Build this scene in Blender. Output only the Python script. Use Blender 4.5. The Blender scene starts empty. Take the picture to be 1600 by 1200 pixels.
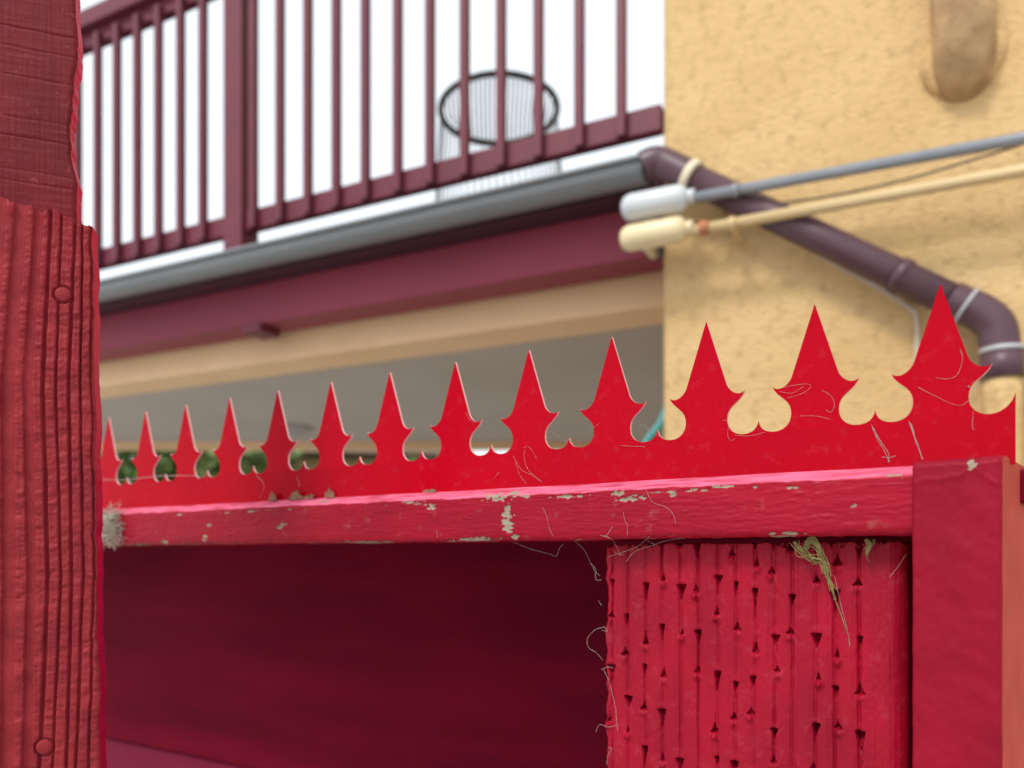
import bpy, bmesh, math, random
import numpy as np
from mathutils import Vector, Matrix
from mathutils.geometry import tessellate_polygon

random.seed(7)
RNG = np.random.RandomState(11)
scene = bpy.context.scene
COL = scene.collection
R = math.radians

# ------------------------------------------------------------------ camera
F = 1200.0            # focal length in photo pixels (photo is 1600 px wide)
CX, CY = 800.0, 870.0  # vertical-lines point / horizon line in the photo
EYE = 1.5
cam_d = bpy.data.cameras.new("camera")
cam = bpy.data.objects.new("camera", cam_d)
COL.objects.link(cam)
cam.location = (0, 0, EYE)
cam.rotation_euler = (R(90), 0, 0)
cam_d.sensor_width = 36.0
cam_d.lens = 36.0 * F / 1600.0
cam_d.shift_y = (CY - 600.0) / 1600.0
cam_d.clip_start = 0.02
cam_d.clip_end = 600.0
cam_d.dof.use_dof = True
cam_d.dof.focus_distance = 0.515
cam_d.dof.aperture_fstop = 4.9
scene.camera = cam

# ------------------------------------------------------------------ sky, sun, exposure
SUN_DIR = Vector((-0.42, -0.52, 0.74)).normalized()   # towards the sun
elev = math.asin(SUN_DIR.z)
azim = math.atan2(SUN_DIR.x, SUN_DIR.y)
world = bpy.data.worlds.new("World")
scene.world = world
world.use_nodes = True
wn = world.node_tree
for n in list(wn.nodes):
    wn.nodes.remove(n)
sky = wn.nodes.new("ShaderNodeTexSky")
sky.sky_type = 'NISHITA'
sky.sun_disc = False
sky.sun_elevation = elev
sky.sun_rotation = azim
sky.air_density = 1.0
sky.dust_density = 4.0
sky.ozone_density = 1.0
hs = wn.nodes.new("ShaderNodeHueSaturation")
hs.inputs["Saturation"].default_value = 0.22      # overcast: the blue is washed out over the whole sky
bg = wn.nodes.new("ShaderNodeBackground")
bg.inputs["Strength"].default_value = 0.13
wo = wn.nodes.new("ShaderNodeOutputWorld")
cloud = wn.nodes.new("ShaderNodeMix")              # even overcast layer over the clear sky
cloud.data_type = 'RGBA'
cloud.inputs[0].default_value = 0.72
cloud.inputs[7].default_value = (7.3, 7.9, 8.4, 1)
wn.links.new(sky.outputs[0], hs.inputs["Color"])
wn.links.new(hs.outputs[0], cloud.inputs[6])
wn.links.new(cloud.outputs[2], bg.inputs["Color"])
wn.links.new(bg.outputs[0], wo.inputs["Surface"])

sun_d = bpy.data.lights.new("sun", 'SUN')
sun_d.energy = 1.5
sun_d.angle = R(12)
sun_d.color = (1.0, 0.95, 0.88)
sun = bpy.data.objects.new("sun", sun_d)
COL.objects.link(sun)
sun.location = SUN_DIR * 20
sun.rotation_euler = SUN_DIR.to_track_quat('Z', 'Y').to_euler()

vs = scene.view_settings
scene.display_settings.display_device = 'sRGB'
vs.view_transform = 'Standard'
vs.look = 'None'
vs.exposure = 0.45
vs.gamma = 1.0
vs.use_curve_mapping = False
scene.render.engine = 'CYCLES'
scene.cycles.use_denoising = True
scene.cycles.max_bounces = 6
scene.cycles.sample_clamp_indirect = 6.0

# ------------------------------------------------------------------ numeric noise
def _hash(ix, iy, seed):
    h = (ix.astype(np.int64) * 374761393 + iy.astype(np.int64) * 668265263 + seed * 982451653) & 0x7fffffff
    h = ((h ^ (h >> 13)) * 1274126177) & 0x7fffffff
    return ((h ^ (h >> 16)) & 0xffff) / 65535.0

def vnoise(x, y, seed=0):
    x = np.asarray(x, float); y = np.asarray(y, float)
    ix = np.floor(x); iy = np.floor(y)
    fx = x - ix; fy = y - iy
    fx = fx * fx * (3 - 2 * fx); fy = fy * fy * (3 - 2 * fy)
    a = _hash(ix, iy, seed); b = _hash(ix + 1, iy, seed)
    c = _hash(ix, iy + 1, seed); d = _hash(ix + 1, iy + 1, seed)
    return (a * (1 - fx) + b * fx) * (1 - fy) + (c * (1 - fx) + d * fx) * fy - 0.5

def fbm(x, y, seed=0, octv=4):
    s = 0; a = 1.0
    for k in range(octv):
        s = s + a * vnoise(x * 2 ** k + 17.3 * k, y * 2 ** k - 9.1 * k, seed + k)
        a *= 0.5
    return s

# ------------------------------------------------------------------ object helpers
def link(name, me, mats, parent=None, loc=(0, 0, 0), rotz=0.0):
    o = bpy.data.objects.new(name, me)
    COL.objects.link(o)
    for m in (mats if isinstance(mats, (list, tuple)) else [mats]):
        if len(me.materials) < (len(mats) if isinstance(mats, (list, tuple)) else 1):
            me.materials.append(m)
    o.location = loc
    o.rotation_euler = (0, 0, rotz)
    if parent:
        o.parent = parent
    return o

def empty(name, loc=(0, 0, 0), rotz=0.0):
    o = bpy.data.objects.new(name, None)
    o.empty_display_size = 0.05
    COL.objects.link(o)
    o.location = loc
    o.rotation_euler = (0, 0, rotz)
    return o

def tag(o, label=None, cat=None, group=None, kind=None):
    if label: o["label"] = label
    if cat: o["category"] = cat
    if group: o["group"] = group
    if kind: o["kind"] = kind
    return o

class MB:
    """collects geometry for ONE mesh"""
    def __init__(s):
        s.v = []; s.f = []; s.m = []; s.sm = []
    def add(s, vs, fs, mat=0, smooth=False):
        o = len(s.v)
        s.v += [tuple(p) for p in vs]
        for f in fs:
            s.f.append(tuple(i + o for i in f)); s.m.append(mat); s.sm.append(smooth)
        return s
    def box(s, x0, x1, y0, y1, z0, z1, bev=0.0, mat=0):
        if bev <= 0:
            P = [(x0,y0,z0),(x1,y0,z0),(x1,y1,z0),(x0,y1,z0),(x0,y0,z1),(x1,y0,z1),(x1,y1,z1),(x0,y1,z1)]
            s.add(P, [(0,3,2,1),(4,5,6,7),(0,1,5,4),(1,2,6,5),(2,3,7,6),(3,0,4,7)], mat)
        else:
            bm = bmesh.new()
            bmesh.ops.create_cube(bm, size=1.0)
            for v in bm.verts:
                v.co = Vector(((x0+x1)/2 + v.co.x*(x1-x0), (y0+y1)/2 + v.co.y*(y1-y0), (z0+z1)/2 + v.co.z*(z1-z0)))
            bmesh.ops.bevel(bm, geom=list(bm.edges), offset=bev, segments=2, profile=0.5, affect='EDGES')
            bm.verts.index_update()
            s.add([v.co[:] for v in bm.verts], [[v.index for v in f.verts] for f in bm.faces], mat)
            bm.free()
        return s
    def tube(s, pts, rad, n=10, cap=True, mat=0, smooth=True):
        pts = [Vector(p) for p in pts]
        m = len(pts)
        rads = rad if isinstance(rad, (list, tuple)) else [rad] * m
        tang = []
        for i in range(m):
            a = pts[max(i-1, 0)]; b = pts[min(i+1, m-1)]
            d = (b - a)
            tang.append(d.normalized() if d.length > 1e-9 else Vector((0, 0, 1)))
        up = Vector((0, 0, 1)) if abs(tang[0].z) < 0.9 else Vector((1, 0, 0))
        nrm = (up - tang[0] * up.dot(tang[0])).normalized()
        V = []
        for i in range(m):
            nrm = (nrm - tang[i] * nrm.dot(tang[i]))
            nrm = nrm.normalized() if nrm.length > 1e-9 else tang[i].orthogonal().normalized()
            bi = tang[i].cross(nrm)
            for k in range(n):
                a = 2 * math.pi * k / n
                V.append(pts[i] + (nrm * math.cos(a) + bi * math.sin(a)) * rads[i])
        Fc = []
        for i in range(m - 1):
            for k in range(n):
                k2 = (k + 1) % n
                Fc.append((i*n+k, i*n+k2, (i+1)*n+k2, (i+1)*n+k))
        s.add(V, Fc, mat, smooth)
        if cap:
            o = len(s.v) - len(V)
            s.f.append(tuple(o + k for k in reversed(range(n)))); s.m.append(mat); s.sm.append(False)
            s.f.append(tuple(o + (m-1)*n + k for k in range(n))); s.m.append(mat); s.sm.append(False)
        return s
    def mesh(s, name):
        me = bpy.data.meshes.new(name)
        me.from_pydata(s.v, [], s.f)
        me.polygons.foreach_set("material_index", s.m)
        me.polygons.foreach_set("use_smooth", s.sm)
        me.update()
        return me
    def build(s, name, mats, parent=None, loc=(0,0,0), rotz=0.0):
        return link(name, s.mesh(name), mats, parent, loc, rotz)

def smooth_path(pts, sub=8):
    """Catmull-Rom through the points"""
    P = [Vector(p) for p in pts]
    P = [P[0] * 2 - P[1]] + P + [P[-1] * 2 - P[-2]]
    out = []
    for i in range(1, len(P) - 2):
        p0, p1, p2, p3 = P[i-1], P[i], P[i+1], P[i+2]
        for k in range(sub):
            t = k / sub
            out.append(0.5 * ((2*p1) + (p2-p0)*t + (2*p0-5*p1+4*p2-p3)*t*t + (3*p1-p0-3*p2+p3)*t**3))
    out.append(P[-2].copy())
    return out

def heightfield(name, x, z, depth_fn, back, mats, parent, wear_fn=None, edge_fn=None, smooth=True, sheen_fn=None):
    """A board whose front (facing -y) is a relief; x, z are 1-D grids; depth_fn -> y offset (negative = proud).
    back: y of the back face. edge_fn(X, Z) may warp the outline."""
    X, Z = np.meshgrid(x, z)
    Y = depth_fn(X, Z)
    if edge_fn:
        X2, Z2 = edge_fn(X, Z)
    else:
        X2, Z2 = X, Z
    nz, nx = X.shape
    V = np.stack([X2, Y, Z2], -1).reshape(-1, 3)
    idx = np.arange(nz * nx).reshape(nz, nx)
    q = np.stack([idx[:-1, :-1], idx[:-1, 1:], idx[1:, 1:], idx[1:, :-1]], -1).reshape(-1, 4)
    ring = np.concatenate([idx[0, :], idx[1:, -1], idx[-1, -2::-1], idx[-2:0:-1, 0]])
    m = len(ring)
    B = V[ring].copy(); B[:, 1] = back
    S = V[ring].copy()                      # duplicate the rim so that the edge stays crisp
    o1 = len(V); o2 = o1 + m
    k = np.arange(m); k2 = (k + 1) % m
    sides = np.stack([o1 + k2, o1 + k, o2 + k, o2 + k2], -1)
    allV = np.concatenate([V, S, B])
    faces = np.concatenate([q, sides])
    nf = len(faces)
    me = bpy.data.meshes.new(name)
    me.vertices.add(len(allV)); me.vertices.foreach_set("co", allV.ravel())
    bk = [int(o2 + i) for i in reversed(range(m))]
    tot = nf * 4 + m
    me.loops.add(tot)
    me.loops.foreach_set("vertex_index", np.concatenate([faces.ravel(), np.array(bk)]).astype(np.int32))
    me.polygons.add(nf + 1)
    me.polygons.foreach_set("loop_start", np.concatenate([np.arange(nf) * 4, [nf * 4]]).astype(np.int32))
    sm = np.zeros(nf + 1, bool); sm[:len(q)] = smooth
    me.polygons.foreach_set("use_smooth", sm)
    if isinstance(mats, (list, tuple)):
        mi = np.zeros(nf + 1, np.int32); mi[len(q):] = 1
        me.polygons.foreach_set("material_index", mi)
    me.update(calc_edges=True)
    me.validate()
    if sheen_fn:
        w = sheen_fn(X, Z).ravel()
        w = np.concatenate([w, w[ring], w[ring] * 0])
        at = me.attributes.new("sheen", 'FLOAT', 'POINT')
        at.data.foreach_set("value", w.astype(np.float32))
    if wear_fn:
        w = wear_fn(X, Z).ravel()
        w = np.concatenate([w, w[ring], w[ring] * 0])
        at = me.attributes.new("wear", 'FLOAT', 'POINT')
        at.data.foreach_set("value", w.astype(np.float32))
    return link(name, me, mats, parent)

# ------------------------------------------------------------------ materials
def mat_new(name):
    m = bpy.data.materials.new(name)
    m.use_nodes = True
    nt = m.node_tree
    b = nt.nodes["Principled BSDF"]
    return m, nt, b

def N(nt, t, **kw):
    n = nt.nodes.new(t)
    for k, v in kw.items():
        if k in n.inputs: n.inputs[k].default_value = v
        else: setattr(n, k, v)
    return n

def noise_mat(name, c1, c2, scale=20, rough=0.5, spec=0.5, bump=0.0, bscale=200, stretch=(1,1,1), wear=None,
              sheen=None, detail=4, dirt=None, bstretch=None, bdist=0.001, coat=0.0):
    """two-tone noise colour + fine bump; wear = bare colour shown where the mesh attribute 'wear' is high"""
    m, nt, b = mat_new(name)
    L = nt.links
    tc = N(nt, "ShaderNodeTexCoord")
    mp = N(nt, "ShaderNodeMapping"); mp.inputs["Scale"].default_value = stretch
    L.new(tc.outputs["Object"], mp.inputs["Vector"])
    no = N(nt, "ShaderNodeTexNoise"); no.inputs["Scale"].default_value = scale; no.inputs["Detail"].default_value = detail
    L.new(mp.outputs[0], no.inputs["Vector"])
    rmp = N(nt, "ShaderNodeMapRange"); rmp.inputs[1].default_value = 0.32; rmp.inputs[2].default_value = 0.68
    L.new(no.outputs["Fac"], rmp.inputs[0])
    mx = N(nt, "ShaderNodeMix", data_type='RGBA')
    mx.inputs[6].default_value = (*c1, 1); mx.inputs[7].default_value = (*c2, 1)
    L.new(rmp.outputs[0], mx.inputs[0])
    col = mx.outputs[2]
    if dirt:
        dc, dscale, lo, hi, amt = dirt
        dn = N(nt, "ShaderNodeTexNoise"); dn.inputs["Scale"].default_value = dscale; dn.inputs["Detail"].default_value = 8
        dn.inputs["Roughness"].default_value = 0.65
        L.new(tc.outputs["Object"], dn.inputs["Vector"])
        dr = N(nt, "ShaderNodeMapRange"); dr.inputs[1].default_value = lo; dr.inputs[2].default_value = hi; dr.inputs[4].default_value = amt
        L.new(dn.outputs["Fac"], dr.inputs[0])
        dm = N(nt, "ShaderNodeMix", data_type='RGBA'); dm.inputs[7].default_value = (*dc, 1)
        L.new(dr.outputs[0], dm.inputs[0]); L.new(col, dm.inputs[6])
        col = dm.outputs[2]
    if sheen:
        fa_ = N(nt, "ShaderNodeAttribute", attribute_name="sheen")
        fm = N(nt, "ShaderNodeMix", data_type='RGBA'); fm.inputs[7].default_value = (*sheen, 1)
        L.new(fa_.outputs["Fac"], fm.inputs[0]); L.new(col, fm.inputs[6])
        col = fm.outputs[2]
    b.inputs["Roughness"].default_value = rough
    b.inputs["Specular IOR Level"].default_value = spec
    b.inputs["Coat Weight"].default_value = coat
    if wear:
        at = N(nt, "ShaderNodeAttribute", attribute_name="wear")
        wn_ = N(nt, "ShaderNodeTexNoise"); wn_.inputs["Scale"].default_value = 260; wn_.inputs["Detail"].default_value = 5
        L.new(mp.outputs[0], wn_.inputs["Vector"])
        ad = N(nt, "ShaderNodeMath", operation='MULTIPLY_ADD'); ad.inputs[1].default_value = 0.9
        ad.inputs[2].default_value = -0.45
        L.new(wn_.outputs["Fac"], ad.inputs[0])
        a2 = N(nt, "ShaderNodeMath", operation='ADD'); L.new(at.outputs["Fac"], a2.inputs[0]); L.new(ad.outputs[0], a2.inputs[1])
        r2 = N(nt, "ShaderNodeMapRange"); r2.inputs[1].default_value = 0.45; r2.inputs[2].default_value = 0.6
        L.new(a2.outputs[0], r2.inputs[0])
        wc = N(nt, "ShaderNodeMix", data_type='RGBA'); wc.inputs[6].default_value = (*wear[0], 1); wc.inputs[7].default_value = (*wear[1], 1)
        wn2 = N(nt, "ShaderNodeTexNoise"); wn2.inputs["Scale"].default_value = 420; L.new(mp.outputs[0], wn2.inputs["Vector"])
        L.new(wn2.outputs["Fac"], wc.inputs[0])
        m2 = N(nt, "ShaderNodeMix", data_type='RGBA')
        L.new(r2.outputs[0], m2.inputs[0]); L.new(col, m2.inputs[6]); L.new(wc.outputs[2], m2.inputs[7])
        col = m2.outputs[2]
        rr = N(nt, "ShaderNodeMapRange"); rr.inputs[3].default_value = rough; rr.inputs[4].default_value = 0.9
        L.new(r2.outputs[0], rr.inputs[0]); L.new(rr.outputs[0], b.inputs["Roughness"])
    L.new(col, b.inputs["Base Color"])
    if bump > 0:
        bn = N(nt, "ShaderNodeTexNoise"); bn.inputs["Scale"].default_value = bscale; bn.inputs["Detail"].default_value = 6
        bn.inputs["Roughness"].default_value = 0.6
        bm_ = N(nt, "ShaderNodeMapping"); bm_.inputs["Scale"].default_value = bstretch or stretch
        L.new(tc.outputs["Object"], bm_.inputs["Vector"]); L.new(bm_.outputs[0], bn.inputs["Vector"])
        bu = N(nt, "ShaderNodeBump"); bu.inputs["Strength"].default_value = bump; bu.inputs["Distance"].default_value = bdist
        L.new(bn.outputs["Fac"], bu.inputs["Height"]); L.new(bu.outputs[0], b.inputs["Normal"])
    return m

M = {}
GREYWOOD = ((0.17, 0.14, 0.10), (0.40, 0.35, 0.26))
M['rail'] = noise_mat("rail_paint", (0.32, 0.004, 0.020), (0.23, 0.004, 0.017), 30, 0.42, 0.13, 0.16, 330, (0.35, 1, 1.4), sheen=(0.78, 0.16, 0.27),
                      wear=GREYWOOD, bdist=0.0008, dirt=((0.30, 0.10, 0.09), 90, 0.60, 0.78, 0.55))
M['post_l'] = noise_mat("striated_board_paint", (0.27, 0.022, 0.030), (0.19, 0.014, 0.020), 60, 0.55, 0.14, 0.45, 500, (1, 1, 0.8), bdist=0.0007)
M['edge'] = noise_mat("lit_crimson_edge", (0.62, 0.008, 0.07), (0.50, 0.008, 0.05), 60, 0.45, 0.2, 0.4, 300)  # skylight on the boards' side faces, put into a brighter crimson
M['post_u'] = noise_mat("rough_board_paint", (0.165, 0.012, 0.018), (0.115, 0.008, 0.012), 40, 0.6, 0.15, 0.3, 600, (1, 1, 0.3),
                        dirt=((0.40, 0.12, 0.12), 160, 0.62, 0.8, 0.6), bdist=0.0008)
M['incised'] = noise_mat("incised_post_paint", (0.34, 0.004, 0.022), (0.24, 0.004, 0.018), 26, 0.45, 0.14, 0.2, 420, (1, 1, 0.6), bdist=0.0006,
                         dirt=((0.40, 0.06, 0.085), 110, 0.55, 0.8, 0.4))
M['corner'] = noise_mat("corner_board_paint", (0.27, 0.005, 0.020), (0.21, 0.004, 0.017), 18, 0.45, 0.10, 0.2, 120, (1, 1, 0.7),
                        wear=GREYWOOD, bdist=0.001, dirt=((0.36, 0.035, 0.06), 110, 0.60, 0.8, 0.35))
M['salmon'] = noise_mat("lit_salmon_paint", (0.50, 0.075, 0.065), (0.42, 0.06, 0.05), 30, 0.7, 0.1, 0.4, 200, dirt=((0.30, 0.20, 0.14), 80, 0.6, 0.75, 0.6))  # lit side of the corner board, its light put into the colour
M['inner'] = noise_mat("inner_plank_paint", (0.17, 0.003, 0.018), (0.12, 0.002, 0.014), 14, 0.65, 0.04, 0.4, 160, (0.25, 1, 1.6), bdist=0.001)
M['inner2'] = noise_mat("magenta_plank_paint", (0.20, 0.008, 0.036), (0.16, 0.007, 0.030), 14, 0.6, 0.1, 0.3, 160, (0.25, 1, 1.6), bdist=0.001)  # lighter, more magenta tone for the second back plank
M['strip'] = noise_mat("gloss_red_sheet", (0.42, 0.0005, 0.010), (0.33, 0.0005, 0.010), 5, 0.24, 0.05, 0.05, 40, bdist=0.001,
                       dirt=((0.42, 0.05, 0.075), 120, 0.55, 0.85, 0.35))
M['strip_edge'] = noise_mat("cut_sheet_edge", (0.80, 0.50, 0.50), (0.72, 0.36, 0.38), 60, 0.3, 0.5)
M['plum'] = noise_mat("plum_paint", (0.15, 0.026, 0.042), (0.12, 0.022, 0.038), 5, 0.45, 0.3, 0.1, 60)
M['fascia'] = noise_mat("fascia_paint", (0.27, 0.042, 0.066), (0.22, 0.034, 0.058), 4, 0.5, 0.25, 0.1, 50, (0.3, 1, 1))
M['pipe'] = noise_mat("plum_pipe_paint", (0.105, 0.052, 0.068), (0.082, 0.040, 0.054), 8, 0.36, 0.4, 0.05, 60)
M['stucco'] = noise_mat("ochre_stucco", (0.74, 0.51, 0.25), (0.66, 0.44, 0.20), 3.5, 0.85, 0.2, 1.0, 60, (0.8, 0.8, 1.8), detail=8, bdist=0.011,
                        dirt=((0.38, 0.23, 0.09), 30, 0.50, 0.74, 0.65))
M['vent'] = noise_mat("weathered_vent_paint", (0.52, 0.35, 0.18), (0.30, 0.18, 0.085), 14, 0.7, 0.3, 0.8, 60, detail=8, bdist=0.006)
M['beam'] = noise_mat("ochre_beam_paint", (0.80, 0.56, 0.34), (0.74, 0.50, 0.30), 3, 0.7, 0.3, 0.2, 30)
M['ceiling'] = noise_mat("grey_soffit", (0.44, 0.40, 0.37), (0.40, 0.36, 0.33), 2, 0.8, 0.3, 0.2, 40)
M['gutter'] = noise_mat("grey_gutter", (0.23, 0.245, 0.26), (0.17, 0.185, 0.20), 6, 0.38, 0.5, 0.05, 40, (0.2, 1, 1))
M['grey_conduit'] = noise_mat("grey_conduit", (0.26, 0.28, 0.31), (0.20, 0.22, 0.25), 8, 0.32, 0.5)
M['tan_conduit'] = noise_mat("tan_conduit", (0.66, 0.50, 0.27), (0.60, 0.44, 0.22), 8, 0.4, 0.5)
M['white_fit'] = noise_mat("white_fitting", (0.62, 0.65, 0.67), (0.54, 0.57, 0.59), 9, 0.35, 0.5)
M['cream_fit'] = noise_mat("cream_fitting", (0.74, 0.62, 0.38), (0.68, 0.56, 0.33), 9, 0.4, 0.5)
M['copper'] = noise_mat("rust_coupling", (0.50, 0.17, 0.08), (0.40, 0.13, 0.06), 30, 0.5, 0.5)
M['strap'] = noise_mat("pale_strap", (0.50, 0.50, 0.50), (0.40, 0.41, 0.42), 20, 0.45, 0.5)
M['cream_ring'] = noise_mat("cream_ring", (0.72, 0.63, 0.46), (0.66, 0.57, 0.4), 20, 0.45, 0.5)
M['cable_pale'] = noise_mat("pale_cable", (0.60, 0.50, 0.42), (0.54, 0.45, 0.38), 20, 0.5, 0.4)
M['cable_dark'] = noise_mat("dark_cable", (0.10, 0.09, 0.08), (0.07, 0.065, 0.06), 20, 0.5, 0.4)
M['hoop'] = noise_mat("dark_chair_frame", (0.045, 0.04, 0.036), (0.03, 0.028, 0.026), 20, 0.45, 0.5)
M['cord'] = noise_mat("pale_chair_cord", (0.25, 0.28, 0.28), (0.18, 0.20, 0.20), 20, 0.5, 0.4)
M['teal'] = noise_mat("teal_hose", (0.05, 0.36, 0.38), (0.04, 0.30, 0.33), 20, 0.35, 0.5)
M['ground'] = noise_mat("pale_concrete", (0.56, 0.54, 0.50), (0.48, 0.46, 0.43), 1.2, 0.9, 0.2, 0.3, 30)
M['leaf'] = noise_mat("shrub_leaf", (0.06, 0.13, 0.025), (0.10, 0.17, 0.04), 3, 0.5, 0.4)
M['leaf_pale'] = noise_mat("pale_shrub_leaf", (0.12, 0.20, 0.05), (0.17, 0.22, 0.07), 3, 0.5, 0.4)
M['bark'] = noise_mat("bark", (0.10, 0.07, 0.05), (0.06, 0.045, 0.03), 20, 0.85, 0.2)
M['roof'] = noise_mat("brown_roof", (0.16, 0.11, 0.08), (0.12, 0.085, 0.065), 4, 0.85, 0.2)
M['farwall'] = noise_mat("tan_far_wall", (0.55, 0.43, 0.26), (0.50, 0.38, 0.22), 2, 0.85, 0.2)
M['web'] = noise_mat("cobweb_thread", (0.42, 0.37, 0.34), (0.30, 0.27, 0.24), 300, 0.7, 0.3)
M['fluff'] = noise_mat("grey_fluff", (0.50, 0.46, 0.38), (0.34, 0.31, 0.25), 200, 0.9, 0.1)
M['dryleaf'] = noise_mat("dry_leaf", (0.30, 0.26, 0.10), (0.17, 0.15, 0.05), 160, 0.6, 0.3, 0.4, 400)
M['crumb'] = noise_mat("dead_leaf_crumb", (0.26, 0.15, 0.09), (0.17, 0.10, 0.06), 150, 0.8, 0.2, 0.5, 500)
M['deckwood'] = noise_mat("deck_wood", (0.07, 0.022, 0.034), (0.05, 0.018, 0.028), 6, 0.7, 0.3, 0.3, 80, (0.1, 1, 1))
M['lamp_white'] = noise_mat("white_lamp_plastic", (0.36, 0.34, 0.33), (0.32, 0.30, 0.29), 9, 0.4, 0.5)

# ================================================================== SETTING
g = MB().box(-150, 150, -150, 150, -0.2, 0.0)
tag(g.build("ground", M['ground']), kind="structure")

# ------------------------------------------------------------------ frame of the red enclosure
Z0 = 0.87
PX, PY = 0.0674634 * Z0, -0.0407418 * Z0
PITCH = math.hypot(PX, PY)
ROT_E = math.atan2(PY, PX)
ORG_E = Vector((-629.27 / F * Z0, Z0, 0))
TX = Vector((math.cos(ROT_E), math.sin(ROT_E), 0)); TY = Vector((-TX.y, TX.x, 0))

def ray_local(u, v, org, tx, ty, yoff):
    """point where the sight line of photo pixel (u, v) meets the vertical plane y=yoff of a frame -> frame coordinates"""
    d = Vector(((u - CX) / F, 1.0, (CY - v) / F))
    o = org + ty * yoff
    k = o.dot(ty) / d.dot(ty)
    p = d * k
    return Vector(((p - org).dot(tx), yoff, p.z + EYE))

def E(u, v, yoff=0.0):
    return ray_local(u, v, ORG_E, TX, TY, yoff)

# ================================================================== RED ENCLOSURE
enc = empty("wooden_enclosure", ORG_E, ROT_E)
tag(enc, "red painted timber enclosure with peeling top rail below the row of spikes", "enclosure")
Y_RAIL = -0.016
RB = E(900, 843, Y_RAIL).z
RT = EYE + 0.0545 * 0.985
XR = E(1427, 800, Y_RAIL).x
XL = -0.10

def bumps(X, Z, cx, cz, rx, rz, seed):
    d = np.sqrt(((X - cx) / rx) ** 2 + ((Z - cz) / rz) ** 2)
    return np.clip(1.25 - d + 1.5 * fbm(X * 380, Z * 640, seed, 4), 0, 1.2)

rail_patches = []
for (u, v, ru, rv) in [(793, 800, 9, 12), (793, 822, 9, 14), (772, 776, 24, 7), (800, 771, 9, 5), (963, 771, 10, 5), (985, 780, 26, 6),
                       (1085, 764, 9, 4), (1130, 762, 18, 5), (1242, 763, 18, 4), (1336, 791, 6, 5), (890, 775, 26, 4),
                       (815, 774, 12, 4), (1180, 762, 4, 3), (672, 790, 7, 8), (740, 842, 42, 4), (560, 847, 30, 3), (500, 782, 16, 3),
                       (318, 840, 4, 9), (325, 820, 6, 4), (255, 848, 5, 5), (1050, 774, 6, 3), (440, 822, 7, 5), (805, 838, 8, 5),
                       (1230, 834, 30, 2.5), (640, 784, 18, 2.5), (1400, 742, 12, 3)]:
    p = E(u, v, Y_RAIL); q = E(u + ru, v - rv, Y_RAIL)
    rail_patches.append((p.x, p.z, abs(q.x - p.x), abs(q.z - p.z)))

def rail_wear(X, Z):
    w = np.zeros_like(X)
    for k, (cx, cz, rx, rz) in enumerate(rail_patches):
        w = np.maximum(w, bumps(X, Z, cx, cz, rx, rz, 40 + k))
    edge = np.exp(-np.abs(Z - (RT - 0.0105)) / 0.0016) * np.clip(fbm(X * 55, Z * 30, 91, 4) * 1.5 + 0.1, 0, 1)
    low = np.exp(-np.abs(Z - RB) / 0.0012) * np.clip(fbm(X * 60, Z * 30, 93, 4) * 1.4 + 0.15, 0, 1)
    return np.maximum(w, np.maximum(edge * 0.95, low * 0.95))

def rail_depth(X, Z):
    y = np.full_like(X, Y_RAIL)
    y = y - 0.0003 * fbm(X * 45, Z * 420, 3, 4) - 0.00036 * fbm(X * 170, Z * 900, 5, 4) - 0.0004 * np.clip(fbm(X * 90, Z * 700, 6, 4) - 0.28, 0, 1) * 4
    y = y + 0.0009 * np.clip(rail_wear(X, Z) * 2 - 0.7, 0, 1)
    y = y + 0.0035 * np.exp(-(Z - RB) / 0.0018)
    ch = np.clip((Z - (RT - 0.0078)) / 0.0078, 0, 1)           # worn slope running up to the sheet
    y = np.where(ch > 0, Y_RAIL + (y - Y_RAIL) * 0.35, y)
    y = y + 0.0158 * ch ** 1.08
    return y
xs = np.linspace(XL, XR, 900)
zs = np.concatenate([np.linspace(RB, RT - 0.010, 44), np.linspace(RT - 0.0095, RT, 20)])
def rail_sheen(X, Z):       # pale pink sky sheen painted along the ledge
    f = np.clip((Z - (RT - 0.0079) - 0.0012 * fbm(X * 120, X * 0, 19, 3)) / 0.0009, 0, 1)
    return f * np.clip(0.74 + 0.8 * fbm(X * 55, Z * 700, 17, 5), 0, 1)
heightfield("top_rail", xs, zs, rail_depth, 0.030, M['rail'], enc, rail_wear, sheen_fn=rail_sheen,
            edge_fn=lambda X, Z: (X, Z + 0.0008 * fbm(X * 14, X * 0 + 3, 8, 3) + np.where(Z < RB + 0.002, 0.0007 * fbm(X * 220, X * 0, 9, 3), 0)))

# added lid planks that keep the recess dark, and the planks of its back
LID_D = 0.44
for k in range(4):
    y0 = 0.034 + k * 0.106
    MB().box(XL - 1.0, XR + 0.06, y0, y0 + 0.102, RT - 0.022, RT - 0.002, 0.002).build("shade_lid_plank", M['inner'], enc)
YB = 0.40
zb = ray_local(165, 1155, ORG_E, TX, TY, YB).z
zz = zb
planks = []
top = RT - 0.024
edges = [top, zb, zb - 0.14, zb - 0.28, zb - 0.42, zb - 0.56, zb - 0.70, 0.0]
for k in range(len(edges) - 1):
    a, b_ = edges[k + 1] + 0.0025, edges[k]
    if k == 6: a = 0.0
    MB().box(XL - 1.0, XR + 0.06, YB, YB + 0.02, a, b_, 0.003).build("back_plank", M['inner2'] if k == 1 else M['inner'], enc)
# right flank
for k in range(5):
    y0 = 0.10 + k * 0.06
    MB().box(XR + 0.040, XR + 0.058, y0, y0 + 0.058, 0.0, RT - 0.024, 0.002).build("side_plank", M['inner'], enc)

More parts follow.
